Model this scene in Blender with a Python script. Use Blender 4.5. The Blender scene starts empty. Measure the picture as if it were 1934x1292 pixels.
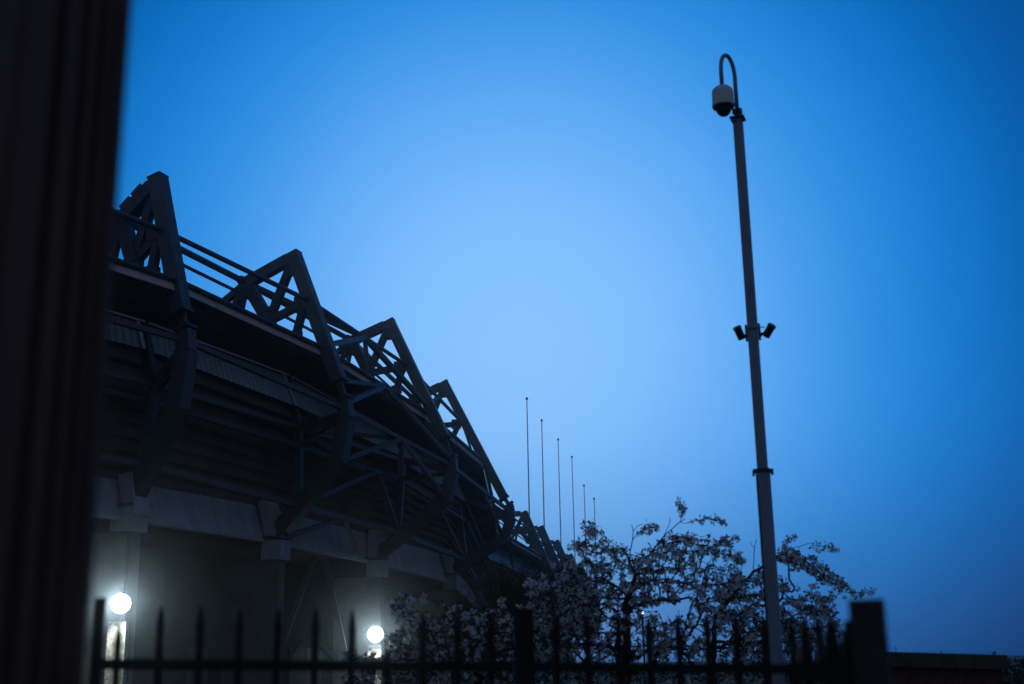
import bpy, math, random
import numpy as np
from mathutils import Vector, Matrix

random.seed(7)
rng = np.random.default_rng(7)
SC = bpy.context.scene
COL = SC.collection
rad = math.radians

# ------------------------------------------------------------------ camera
FPX, PITCH, ROLL, EYE = 2300.0, math.atan((1255 - 646) / 2300.0), 0.0185, 1.6
_r, _f, _u = Vector((1, 0, 0)), Vector((0, math.cos(PITCH), math.sin(PITCH))), Vector((0, -math.sin(PITCH), math.cos(PITCH)))
CR = _r * math.cos(ROLL) - _u * math.sin(ROLL)
CU = _r * math.sin(ROLL) + _u * math.cos(ROLL)
cam = bpy.data.cameras.new('camera')
cam_o = bpy.data.objects.new('camera', cam)
COL.objects.link(cam_o)
m = Matrix.Identity(4)
for i in range(3):
    m[i][0], m[i][1], m[i][2] = CR[i], CU[i], -_f[i]
m[2][3] = EYE
cam_o.matrix_world = m
cam.sensor_width = 36
cam.lens = FPX / 1934 * 36
cam.clip_start, cam.clip_end = 0.05, 20000
cam.dof.use_dof = True
cam.dof.focus_distance = 45
cam.dof.aperture_fstop = 1.85
SC.camera = cam_o

# ------------------------------------------------------------------ sky, sun, exposure
def lin(*c):
    return tuple((v / 255 / 12.92 if v / 255 <= 0.04045 else ((v / 255 + 0.055) / 1.055) ** 2.4) for v in c)

w = bpy.data.worlds.new('World')
SC.world = w
w.use_nodes = True
nt = w.node_tree
for n in list(nt.nodes):
    nt.nodes.remove(n)
N = nt.nodes.new
L = nt.links.new
out = N('ShaderNodeOutputWorld')
tc = N('ShaderNodeTexCoord')
# dusk glow: a broad patch of brighter blue where the day is going, fading all round to deep night blue
dotn = N('ShaderNodeVectorMath'); dotn.operation = 'DOT_PRODUCT'
gel, gaz = rad(14.8), rad(0.3)
dotn.inputs[1].default_value = (math.sin(gaz) * math.cos(gel), math.cos(gaz) * math.cos(gel), math.sin(gel))
L(tc.outputs['Generated'], dotn.inputs[0])
ac = N('ShaderNodeMath'); ac.operation = 'ARCCOSINE'
L(dotn.outputs['Value'], ac.inputs[0])
sep = N('ShaderNodeSeparateXYZ'); L(tc.outputs['Generated'], sep.inputs[0])
ns = N('ShaderNodeTexNoise'); ns.inputs['Scale'].default_value = 2.2; ns.inputs['Detail'].default_value = 3
L(tc.outputs['Generated'], ns.inputs['Vector'])
nm = N('ShaderNodeMath'); nm.operation = 'MULTIPLY_ADD'; nm.inputs[1].default_value = 0.05; nm.inputs[2].default_value = -0.025
L(ns.outputs['Fac'], nm.inputs[0])
ad = N('ShaderNodeMath'); ad.operation = 'ADD'
L(ac.outputs[0], ad.inputs[0]); L(nm.outputs[0], ad.inputs[1])
mp = N('ShaderNodeMapRange'); mp.inputs['From Min'].default_value = 0; mp.inputs['From Max'].default_value = rad(90)
L(ad.outputs[0], mp.inputs['Value'])
rp = N('ShaderNodeValToRGB'); L(mp.outputs[0], rp.inputs[0])
rp.color_ramp.interpolation = 'B_SPLINE'
SKY = [(0, (136, 196, 255)), (5, (130, 192, 254)), (10, (98, 174, 248)), (15, (50, 147, 231)), (20, (8, 122, 208)),
       (25, (0, 84, 162)), (31, (4, 66, 128)), (50, (24, 66, 118)), (90, (82, 92, 112))]
el = rp.color_ramp.elements
while len(el) < len(SKY):
    el.new(0.5)
for e, (d, c) in zip(el, SKY):
    e.position = d / 90
    e.color = (*lin(*c), 1)
hz = N('ShaderNodeMapRange'); hz.interpolation_type = 'SMOOTHSTEP'
hz.inputs['From Min'].default_value = -0.06; hz.inputs['From Max'].default_value = 0.20
hz.inputs['To Min'].default_value = 0.55; hz.inputs['To Max'].default_value = 1.0
L(sep.outputs['Z'], hz.inputs['Value'])
mul = N('ShaderNodeVectorMath'); mul.operation = 'SCALE'
L(rp.outputs['Color'], mul.inputs[0]); L(hz.outputs[0], mul.inputs['Scale'])
bg = N('ShaderNodeBackground'); bg.inputs['Strength'].default_value = 1.0
L(mul.outputs[0], bg.inputs['Color'])
sky = N('ShaderNodeTexSky'); sky.sky_type = 'NISHITA'; sky.sun_disc = False
sky.sun_elevation = rad(1.0); sky.sun_rotation = rad(0)
bg2 = N('ShaderNodeBackground'); bg2.inputs['Strength'].default_value = 0.002
L(sky.outputs[0], bg2.inputs['Color'])
adds = N('ShaderNodeAddShader')
L(bg.outputs[0], adds.inputs[0]); L(bg2.outputs[0], adds.inputs[1]); L(adds.outputs[0], out.inputs['Surface'])

sun = bpy.data.lights.new('sun', 'SUN'); sun.energy = 0.02; sun.angle = rad(20); sun.color = (0.8, 0.88, 1)
so = bpy.data.objects.new('sun', sun); COL.objects.link(so)
so.rotation_euler = (rad(-60), 0, 0)     # last glow from beyond the stadium
so.rotation_euler = (Vector((0, math.cos(rad(20)), math.sin(rad(20))))).to_track_quat('Z', 'Y').to_euler()

SC.view_settings.view_transform = 'Standard'
SC.view_settings.look = 'None'
SC.view_settings.exposure = 0
SC.view_settings.gamma = 1
SC.view_settings.use_curve_mapping = False
SC.render.engine = 'CYCLES'
SC.cycles.max_bounces = 6
SC.cycles.volume_bounces = 0
SC.cycles.use_denoising = True

# ------------------------------------------------------------------ picture point -> place
def ray(px, py):
    return (_f + CR * ((px - 967) / FPX) + CU * ((646 - py) / FPX))
def at(px, py, y):
    d = ray(px, py)
    t = y / d.y
    return Vector((d.x * t, y, EYE + d.z * t))
def atz(px, py, z):
    d = ray(px, py)
    t = (z - EYE) / d.z
    return Vector((d.x * t, d.y * t, z))

# ------------------------------------------------------------------ object helpers
def link(o, parent=None, label=None, cat=None, group=None, kind=None):
    COL.objects.link(o)
    if parent is not None:
        o.parent = parent
    for k, v in (('label', label), ('category', cat), ('group', group), ('kind', kind)):
        if v:
            o[k] = v
    return o
def empty(name, label, cat, loc=(0, 0, 0), group=None):
    o = bpy.data.objects.new(name, None)
    o.location = loc
    o.empty_display_size = 0.1
    return link(o, None, label, cat, group)
class MB:
    def __init__(s):
        s.v = []; s.f = []; s.smooth = False
    def add(s, vs, fs):
        b = len(s.v)
        s.v += [tuple(p) for p in vs]
        s.f += [tuple(b + i for i in f) for f in fs]
        return s
    def hexa(s, a, b):                       # a, b: two quads (4 points each), joined
        return s.add(list(a) + list(b), [(3, 2, 1, 0), (4, 5, 6, 7), (0, 1, 5, 4), (1, 2, 6, 5), (2, 3, 7, 6), (3, 0, 4, 7)])
    def box(s, c, sx, sy, sz, rz=0, tz=0):
        R = Matrix.Rotation(rz, 3, 'Z')
        q = lambda x, y, z: Vector(c) + R @ Vector((x * sx / 2, y * sy / 2, z * sz / 2))
        return s.hexa([q(-1, -1, -1), q(1, -1, -1), q(1, 1, -1), q(-1, 1, -1)], [q(-1, -1, 1), q(1, -1, 1), q(1, 1, 1), q(-1, 1, 1)])
    def beam(s, p, q, wd, ht, side, ext=0.0):      # box section: wd along side, ht across
        p, q = Vector(p), Vector(q)
        d = (q - p).normalized()
        p = p - d * ext; q = q + d * ext
        a = Vector(side); a = (a - d * a.dot(d)).normalized()
        b = d.cross(a)
        fr = lambda o: [o - a * wd / 2 - b * ht / 2, o + a * wd / 2 - b * ht / 2, o + a * wd / 2 + b * ht / 2, o - a * wd / 2 + b * ht / 2]
        return s.hexa(fr(p), fr(q))
    def ibeam(s, p, q, wd, ht, side, t=0.06):
        p, q = Vector(p), Vector(q)
        d = (q - p).normalized()
        a = Vector(side); a = (a - d * a.dot(d)).normalized()
        b = d.cross(a)
        s.beam(p + b * (ht / 2 - t / 2), q + b * (ht / 2 - t / 2), wd, t, side)
        s.beam(p - b * (ht / 2 - t / 2), q - b * (ht / 2 - t / 2), wd, t, side)
        s.beam(p, q, t, ht - 2 * t - 0.004, side)
        return s
    def tube(s, pts, rs, n=8, cap=True):
        pts = [Vector(p) for p in pts]
        if not hasattr(rs, '__len__'):
            rs = [rs] * len(pts)
        base = len(s.v)
        ref = None
        for i, p in enumerate(pts):
            d = (pts[min(i + 1, len(pts) - 1)] - pts[max(i - 1, 0)])
            d = d.normalized() if d.length > 1e-9 else Vector((0, 0, 1))
            if ref is None:
                ref = Vector((1, 0, 0)) if abs(d.x) < 0.8 else Vector((0, 1, 0))
            a = (ref - d * ref.dot(d)).normalized()
            ref = a
            b = d.cross(a)
            for k in range(n):
                t = 2 * math.pi * k / n
                s.v.append(tuple(p + (a * math.cos(t) + b * math.sin(t)) * rs[i]))
        for i in range(len(pts) - 1):
            for k in range(n):
                k2 = (k + 1) % n
                s.f.append((base + i * n + k, base + i * n + k2, base + (i + 1) * n + k2, base + (i + 1) * n + k))
        if cap:
            s.f.append(tuple(base + k for k in range(n))[::-1])
            s.f.append(tuple(base + (len(pts) - 1) * n + k for k in range(n)))
        return s
    def lathe(s, c, prof, n=20):             # prof: list of (r, z)
        return s.tube([Vector(c) + Vector((0, 0, z)) for r, z in prof], [max(r, 1e-4) for r, z in prof], n)
    def build(s, name, mat, parent=None, label=None, cat=None, group=None, kind=None, smooth=False):
        me = bpy.data.meshes.new(name)
        vs = s.v
        if parent is not None:
            lo = parent
            off = Vector((0, 0, 0))
            while lo is not None:
                off += Vector(lo.location); lo = lo.parent
            vs = [(x - off.x, y - off.y, z - off.z) for x, y, z in vs]
        me.from_pydata(vs, [], s.f)
        me.materials.append(mat)
        if smooth:
            me.shade_smooth()
        me.update()
        return link(bpy.data.objects.new(name, me), parent, label, cat, group, kind)

# ------------------------------------------------------------------ materials
def mat(name, col, rough=0.6, metal=0.0, var=0.25, scale=3.0, bump=0.0, bscale=40.0, col2=None, stretch=None, spec=0.5):
    m = bpy.data.materials.new(name)
    m.use_nodes = True
    t = m.node_tree
    p = t.nodes['Principled BSDF']
    p.inputs['Roughness'].default_value = rough
    p.inputs['Metallic'].default_value = metal
    p.inputs['Specular IOR Level'].default_value = spec
    co = t.nodes.new('ShaderNodeTexCoord')
    mpg = t.nodes.new('ShaderNodeMapping')
    if stretch:
        mpg.inputs['Scale'].default_value = stretch
    t.links.new(co.outputs['Object'], mpg.inputs['Vector'])
    n1 = t.nodes.new('ShaderNodeTexNoise')
    n1.inputs['Scale'].default_value = scale; n1.inputs['Detail'].default_value = 6; n1.inputs['Roughness'].default_value = 0.65
    t.links.new(mpg.outputs[0], n1.inputs['Vector'])
    r = t.nodes.new('ShaderNodeValToRGB')
    c2 = col2 or tuple(max(0, c * (1 - var)) for c in col)
    c1 = col if col2 else tuple(min(1, c * (1 + var)) for c in col)
    r.color_ramp.elements[0].position = 0.32; r.color_ramp.elements[0].color = (*c2, 1)
    r.color_ramp.elements[1].position = 0.68; r.color_ramp.elements[1].color = (*c1, 1)
    t.links.new(n1.outputs['Fac'], r.inputs[0])
    t.links.new(r.outputs[0], p.inputs['Base Color'])
    if bump:
        n2 = t.nodes.new('ShaderNodeTexNoise'); n2.inputs['Scale'].default_value = bscale; n2.inputs['Detail'].default_value = 5
        t.links.new(mpg.outputs[0], n2.inputs['Vector'])
        b = t.nodes.new('ShaderNodeBump'); b.inputs['Strength'].default_value = bump; b.inputs['Distance'].default_value = 0.02
        t.links.new(n2.outputs['Fac'], b.inputs['Height'])
        t.links.new(b.outputs[0], p.inputs['Normal'])
    return m
STEEL = mat('painted_steel', (0.062, 0.072, 0.088), 0.5, 0.0, 0.22, 1.2, 0.15, 8)
STEELD = mat('dark_steel', (0.045, 0.052, 0.064), 0.55, 0, 0.25, 1.0, 0.1, 8)
PIPE = mat('grey_pipe', (0.06, 0.07, 0.085), 0.45, 0.2, 0.2, 1.5)
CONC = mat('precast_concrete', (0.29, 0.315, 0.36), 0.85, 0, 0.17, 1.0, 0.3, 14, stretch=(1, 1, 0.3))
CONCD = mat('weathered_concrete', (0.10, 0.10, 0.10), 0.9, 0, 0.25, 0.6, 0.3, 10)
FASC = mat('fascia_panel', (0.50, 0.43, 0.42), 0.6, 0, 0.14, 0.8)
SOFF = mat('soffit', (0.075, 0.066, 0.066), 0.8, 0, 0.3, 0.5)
SHEET = mat('corrugated_sheet', (0.20, 0.25, 0.28), 0.45, 0.2, 0.18, 0.5, stretch=(1, 1, 0.4))
TRIMW = mat('pale_trim', (0.45, 0.47, 0.5), 0.5, 0, 0.1, 1)
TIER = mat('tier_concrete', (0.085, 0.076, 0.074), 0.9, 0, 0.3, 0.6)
ROOF = mat('roof_membrane', (0.12, 0.125, 0.13), 0.8, 0, 0.2, 0.4)
RUBBLE = mat('roughcast', (0.42, 0.42, 0.38), 0.9, 0, 0.5, 9, 1.0, 9, col2=(0.10, 0.10, 0.09))
WALLP = mat('concourse_wall', (0.035, 0.038, 0.042), 0.85, 0, 0.2, 0.5, 0.2, 6)
GALV = mat('galvanised_pole', (0.19, 0.24, 0.32), 0.42, 0.2, 0.22, 5, 0.1, 60, stretch=(1, 1, 0.25))
BLACKP = mat('black_plastic', (0.015, 0.015, 0.016), 0.4, 0, 0.2, 10)
HOUSE = mat('white_housing', (0.62, 0.65, 0.70), 0.4, 0, 0.08, 12)
DOME = mat('smoked_dome', (0.02, 0.02, 0.022), 0.06, 0, 0.0, 3)
IRON = mat('black_railing_paint', (0.014, 0.011, 0.009), 0.6, 0, 0.35, 30, 0.3, 120, spec=0.25)
POSTM = mat('weathered_gate_post', (0.035, 0.036, 0.028), 0.8, 0, 0.4, 12, 0.5, 60, stretch=(1, 1, 0.2))
JAMB = mat('painted_jamb', (0.072, 0.042, 0.032), 0.55, 0, 0.25, 14, 0.2, 50, stretch=(1, 1, 0.15))
BRICKM = mat('brown_brick', (0.10, 0.042, 0.030), 0.9, 0, 0.35, 9, 0.5, 60)
MORTAR = mat('mortar', (0.05, 0.045, 0.04), 0.95, 0, 0.2, 20)
COPING = mat('stone_coping', (0.06, 0.046, 0.040), 0.9, 0, 0.3, 8, 0.4, 40)
BARK = mat('cherry_bark', (0.045, 0.034, 0.03), 0.85, 0, 0.35, 20, 0.5, 60, stretch=(1, 1, 3))
GRASS = mat('grass_and_tarmac', (0.045, 0.05, 0.042), 0.95, 0, 0.35, 0.4)
ALU = mat('flagpole_paint', (0.75, 0.8, 0.83), 0.45, 0.0, 0.08, 3)
WEED = mat('weed', (0.04, 0.055, 0.03), 0.8, 0, 0.2, 20)

def foliage(name, c1, c2, trans):
    m = bpy.data.materials.new(name); m.use_nodes = True
    t = m.node_tree
    p = t.nodes['Principled BSDF']
    g = t.nodes.new('ShaderNodeNewGeometry')
    mx = t.nodes.new('ShaderNodeMix'); mx.data_type = 'RGBA'
    mx.inputs[6].default_value = (*c1, 1); mx.inputs[7].default_value = (*c2, 1)
    t.links.new(g.outputs['Random Per Island'], mx.inputs[0])
    t.links.new(mx.outputs[2], p.inputs['Base Color'])
    p.inputs['Roughness'].default_value = 0.7
    p.inputs['Specular IOR Level'].default_value = 0.2
    tr = t.nodes.new('ShaderNodeBsdfTranslucent')
    t.links.new(mx.outputs[2], tr.inputs['Color'])
    ms = t.nodes.new('ShaderNodeMixShader'); ms.inputs[0].default_value = trans
    o = t.nodes['Material Output']
    t.links.new(p.outputs[0], ms.inputs[1]); t.links.new(tr.outputs[0], ms.inputs[2])
    t.links.new(ms.outputs[0], o.inputs['Surface'])
    return m
PETAL = foliage('blossom_petals', (0.95, 0.96, 0.97), (0.50, 0.45, 0.46), 0.42)
LEAF = foliage('young_leaves', (0.060, 0.058, 0.030), (0.045, 0.060, 0.024), 0.25)
NEEDLE = foliage('feathery_foliage', (0.040, 0.058, 0.028), (0.085, 0.105, 0.055), 0.2)

def emit(name, col, s):
    m = bpy.data.materials.new(name); m.use_nodes = True
    t = m.node_tree
    p = t.nodes['Principled BSDF']
    p.inputs['Base Color'].default_value = (0.8, 0.8, 0.8, 1)
    p.inputs['Emission Color'].default_value = (*col, 1)
    p.inputs['Emission Strength'].default_value = s
    return m

# ------------------------------------------------------------------ ground and haze
g = MB()
GN = 40
for i in range(2):
    pass
g.add([(-3000, -200, 0), (3000, -200, 0), (3000, 6000, 0), (-3000, 6000, 0)], [(0, 1, 2, 3)])
g.build('ground', GRASS, kind='structure')

hm = bpy.data.materials.new('haze_air'); hm.use_nodes = True
ht = hm.node_tree
ht.nodes.remove(ht.nodes['Principled BSDF'])
pv = ht.nodes.new('ShaderNodeVolumePrincipled')
pv.inputs['Color'].default_value = (0.86, 0.93, 1, 1)
pv.inputs['Density'].default_value = HAZE_DENSITY = 0.00042
pv.inputs['Anisotropy'].default_value = 0.97
ht.links.new(pv.outputs[0], ht.nodes['Material Output'].inputs['Volume'])
hb = MB()
hb.hexa([(-900, -30, -1.2), (900, -30, -1.2), (900, 900, -1.2), (-900, 900, -1.2)], [(-900, -30, 75), (900, -30, 75), (900, 900, 75), (-900, 900, 75)])
hb.build('haze', hm, kind='stuff')

# ------------------------------------------------------------------ grandstand
# frame: (x, y, azimuth of the outward direction), profile points in (r outward, z)
BASE = {'A': (0.23, 27.0), 'M': (1.23, 23.3), 'Q': (-2.47, 25.18), 'R': (-1.14, 22.55), 'S': (0.61, 21.51), 'P': (3.46, 18.43),
        'T': (4.55, 16.51), 'B': (4.11, 13.31), 'C': (0.0, 9.48), 'V': (1.21, 15.91)}
DEV = [{'M': (-.63, .31), 'Q': (.63, -.42), 'R': (.27, -.38), 'S': (-.33, .04), 'P': (-1.24, .76), 'T': (-1.93, 1.47), 'B': (-1.78, .82), 'C': (-.19, .24), 'V': (-.3, -.4)},
       {'M': (-.05, .21), 'Q': (-.5, .1), 'R': (-.15, .03), 'S': (.01, -.04), 'P': (.14, -.05), 'T': (-.46, .42), 'B': (-.4, .13), 'C': (-.3, -.18), 'V': (-.19, -.25)},
       {'M': (.18, -.09), 'Q': (-.13, .32), 'R': (-.13, .35), 'S': (.32, 0), 'P': (1.1, -.71), 'T': (.6, -.53), 'B': (.56, -.04), 'C': (-.42, -.15), 'V': (.19, .25)},
       {'M': (.49, -.43), 'Q': (.0, .2), 'R': (0, .2), 'S': (.45, 0), 'P': (2.29, -2.43), 'T': (1.8, -1.36), 'B': (1.63, -.9), 'C': (.91, .09), 'V': (.3, .3)}]
FR = [(-18.81, 59.98, rad(-21.1)), (-13.92, 72.71, rad(-17.9)), (-9.55, 88.57, rad(-11.2)), (-6.67, 109.42, rad(-7.9))]

class Frame:
    def __init__(s, x, y, a, prof):
        s.o = Vector((x, y, 0)); s.d = Vector((math.cos(a), math.sin(a), 0)); s.n = Vector((-math.sin(a), math.cos(a), 0))
        s.p = dict(prof)
    def pt(s, r, z):
        return s.o + s.d * r + Vector((0, 0, z))
    def __getitem__(s, k):
        return s.pt(*s.p[k])
    def pix(s, px, py):                      # picture point on this frame's plane -> (r, z)
        d = ray(px, py)
        t = (s.o - Vector((0, 0, EYE))).dot(s.n) / d.dot(s.n)
        q = Vector((0, 0, EYE)) + d * t
        return ((q - s.o).dot(s.d), q.z)
frames = []
for (x, y, a), dv in zip(FR, DEV):
    frames.append(Frame(x, y, a, {k: (v[0] + dv.get(k, (0, 0))[0], v[1] + dv.get(k, (0, 0))[1]) for k, v in BASE.items()}))
# where the long lines of the stand cross the four frames
LINES = {'FT': [(338, 533), (608, 658), (798, 776), (914, 873)],        # fascia top
         'FB': [(342, 552), (611, 673), (801, 789), (916, 884)],        # fascia bottom
         'ST': [(274, 612), (545, 712), (739, 818), (857, 901)],        # sheet top
         'SB': [(283, 662), (566, 769), (759, 862), (881, 948)],        # sheet bottom
         'W': [(282, 757), (565, 843), (757, 905), (880, 985)],
         'X': [(272, 877), (563, 955), (752, 1006), (878, 1058)],
         'ET': [(232, 908), (490, 956), (696, 1008), (832, 1046)],      # edge beam top
         'EB': [(246, 975), (508, 1019), (697, 1057), (846, 1096)]}     # edge beam bottom
for k, v in LINES.items():
    for fr, q in zip(frames, v):
        fr.p[k] = fr.pix(*q)
for fr in frames:
    if fr.p['ST'][0] > fr.p['FB'][0] - 0.8:
        fr.p['ST'] = (fr.p['FB'][0] - 0.8, fr.p['ST'][1])
# the frame before the first one, hidden by the jamb at its apex, seen by its rails only
f0 = Frame(-25.2, 49.0, rad(-28), {k: (v[0] * 0.85, v[1]) for k, v in frames[0].p.items()})
# far, lower part of the stand
low = []
APX = [(985, 965), (1017, 993), (1047, 1020), (1073, 1046)]
HL = 20.6
q = [atz(px, py, HL) for px, py in APX]
d_low = (q[3] - q[0]).normalized(); d_low.z = 0
a_low = math.atan2(d_low.y, d_low.x) - math.pi / 2
f4 = frames[3]
sc = HL / 27.0
plow = {k: (v[0] * 0.62, v[1] * sc) for k, v in frames[3].p.items()}
plow['C'] = (0, 9.4 * sc)
plow['Q'] = (-3.0, HL - 0.35)
plow['R'] = (plow['R'][0] - 0.2, plow['R'][1] + 0.5)
plow['M'] = (plow['M'][0], plow['M'][1] + 0.4)
for p_ in q:
    low.append(Frame(p_.x, p_.y, a_low, plow))
print('LOW', [(round(f.o.x, 1), round(f.o.y, 1)) for f in low], round(math.degrees(a_low), 1))
# two more hidden bays between frame four and the low part, and one beyond
mid = []
for t in (0.34, 0.67):
    o = f4.o.lerp(low[0].o, t)
    mid.append(Frame(o.x, o.y, a_low, plow))
step = low[3].o - low[2].o
tail = [Frame(low[3].o.x + step.x * k, low[3].o.y + step.y * k, a_low, plow) for k in (1, 2)]
allfr = [f0] + frames + mid + low + tail
for i, f in enumerate(allfr):
    print(i, [round(v, 1) for v in f.o[:2]], {k: (round(v[0], 1), round(v[1], 1)) for k, v in f.p.items()} if i < 5 else '')

stand = empty('grandstand', 'dark steel and concrete stadium grandstand with pointed roof trusses along its curved rim', 'grandstand', (-12, 80, 0))

def truss(fr, first_bearing=True, big=True, w_=0.72):
    n = fr.n
    A, M, Q, R, S, P, T, B, C = [fr[k] for k in 'AMQRSPTBC']
    dn = (P - A).normalized()
    tr = MB().beam(A + dn * 0.22, P, 0.78 * w_ / 0.72, 0.78 * w_ / 0.72, n).build('roof_truss', STEEL, stand)
    # end plate slightly proud at apex
    MB().beam(A + dn * 0.15, A + dn * 0.205, 0.84, 0.84, n).build('end_plate', STEELD, tr)
    A = A + dn * 0.38
    dq = (Q - A).normalized()
    MB().beam(A + dq * 0.42, Q + dq * 0.25, 0.62, 0.66, n).build('top_chord', STEEL, tr)
    MB().beam(Q, R, 0.60, 0.72 if big else .5, n).build('web_member', STEELD, tr)
    MB().beam(A + (R - A).normalized() * 0.6, R, 0.44, 0.46, n).build('web_member', STEELD, tr)
    MB().beam(M, R, 0.40, 0.44, n).build('web_member', STEELD, tr)
    MB().beam(M - (S - M).normalized() * 0.1, S, 0.40, 0.42, n).build('web_member', STEELD, tr)
    # the chord runs on over the roof to the pitch side
    inn = fr.pt(fr.p['Q'][0] - 9, fr.p['Q'][1] - 0.9)
    inn2 = fr.pt(fr.p['Q'][0] - 5, fr.p['S'][1] + 0.4)
    MB().beam(Q, fr.pt(fr.p['Q'][0] - 1.6, fr.p['R'][1] - 0.1), 0.36, 0.36, n).build('web_member', STEELD, tr)
    MB().beam(Q, fr.pt(fr.p['Q'][0] - .5, fr.p['R'][1] - 0.1), 0.30, 0.30, n).build('web_member', STEELD, tr)
    MB().beam(Q, inn2, 0.4, 0.4, n).build('web_member', STEELD, tr)
    # gusset plates at the nodes, collars on the chord
    for (pt_, w1, h1) in () if not big else ((A - Vector((0, 0, .75)) - fr.d * .12, 1.0, .95), (M - fr.d * .25, .95, .8), (Q - Vector((0, 0, .12)), 1.1, .9), (R, 1.0, .7), (S, .8, .55)):
        MB().beam(pt_ - Vector((0, 0, h1 / 2)), pt_ + Vector((0, 0, h1 / 2)), 0.09 + .4, w1 * .85, n).build('gusset', STEELD, tr)
    for t_ in ((0.40, 0.72) if fr is frames[0] else ()):
        cc = A.lerp(Q, t_)
        MB().beam(cc - dq * .38, cc + dq * .38, 0.80, 0.88, n).build('collar', STEELD, tr)
    # slim pinned neck, then the lower leg
    MB().beam(P, T, 0.30, 0.34, n).build('pinned_neck', STEELD, tr)
    dt = (T - P).normalized()
    MB().beam(P - dt * 0.05, P + dt * 0.14, 0.92, 0.92, n).build('end_plate', STEELD, tr)
    MB().beam(T - dt * 0.35, T - dt * 0.2, 0.9, 0.9, n).build('end_plate', STEELD, tr)
    bb = fr.pt(fr.p['T'][0] + 0.05, fr.p['T'][1] - 0.9)
    MB().beam(T - dt * 0.2, bb, 0.72, 0.74, n).build('knee_block', STEEL, tr)
    MB().beam(bb, B, 0.84, 0.86, n).build('lower_leg', STEEL, tr)
    MB().beam(B + (B - C).normalized() * 0.25, C + (B - C).normalized() * 0.15, 0.85, 0.9, n).build('raking_strut', STEELD, tr)
    # members from the leg back to the node under the rear wall
    V = fr['V']
    MB().beam(T + (bb - T) * .8, V, 0.42, 0.46, n).build('web_member', STEELD, tr)
    MB().beam(bb, fr['W'], 0.26, 0.28, n).build('web_member', STEELD, tr)
    X = fr['X']
    MB().beam(V, X + Vector((0, 0, 0.15)), 0.46, 0.46, n).build('hanger_post', STEEL, tr)
    MB().beam(V + Vector((0, 0, -.3)), fr['ST'] - fr.d * 0.15, 0.42, 0.46, n).build('web_member', STEELD, tr)
    MB().beam(T, fr['FB'] + fr.d * 0.05 - Vector((0, 0, 0.3)), 0.2, 0.2, n).build('web_member', STEELD, tr)
    # bearing plate on the column head
    c = C - (B - C).normalized() * 0.1
    pl = MB()
    pl.beam(c - fr.d * 0.75 + Vector((0, 0, -0.12)), c + fr.d * 0.75 + Vector((0, 0, -0.12)), 1.5, 0.14, n)
    pl.beam(c - fr.d * 0.45 + Vector((0, 0, -0.02)), c + fr.d * 0.45 + Vector((0, 0, -0.02)), 1.0, 0.06, n)
    pl.build('bearing_plate', STEELD, tr)
    return tr
for fr in frames:
    truss(fr)
for fr in low + tail[:1]:
    truss(fr, big=False, w_=1.0)

def colm(fr, s=1.0, mesh=False):
    n, d = fr.n, fr.d
    r0, z0 = fr.p['C']
    zb = z0 - 0.35
    wn = 1.25 * s
    cb = fr.pt(r0, zb)
    # cap block under the bearing
    hh = 1.15 * s
    for sgn in (-1, 1):
        c = cb + n * sgn * (wn / 4 + 0.012)
        MB().beam(c + Vector((0, 0, 0)), c - Vector((0, 0, hh)), wn / 2, 1.25 * s, n).build('column_cap', CONC, stand)
    # pilaster following the sloping edge beam
    rt, zt = fr.p['ET']
    rb, zb2 = fr.p['EB']
    top = fr.pt(rt + 0.55, zt + 0.25); bot = fr.pt(rb + 0.42, zb2 + 0.02)
    for sgn in (-1, 1):
        MB().beam(top + n * sgn * (wn / 4 + 0.012), bot + n * sgn * (wn / 4 + 0.012), wn / 2, 0.7, n).build('pilaster', CONC, stand)
    # shaft: a deep fin of concrete
    zt2 = zb - hh
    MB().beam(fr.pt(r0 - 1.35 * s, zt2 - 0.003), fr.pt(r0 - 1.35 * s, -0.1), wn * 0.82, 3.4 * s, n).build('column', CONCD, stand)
    dp = fr.pt(r0 + 0.38, 0) - n * (wn * 0.3)
    MB().tube([dp + Vector((0, 0, 0)), dp + Vector((0, 0, zt2 - .02))], 0.055, 8).build('downpipe', PIPE, stand)
    return fr
for fr in frames:
    colm(fr)
for fr in mid + low:
    colm(fr, 0.85)

def lerp2(a, b, t):
    return (a[0] + (b[0] - a[0]) * t, a[1] + (b[1] - a[1]) * t)
def sec(fa, fb, key, t, dr=0, dz=0):
    pa = fa.pt(fa.p[key][0] + dr, fa.p[key][1] + dz)
    pb = fb.pt(fb.p[key][0] + dr, fb.p[key][1] + dz)
    return pa.lerp(pb, t)

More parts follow.
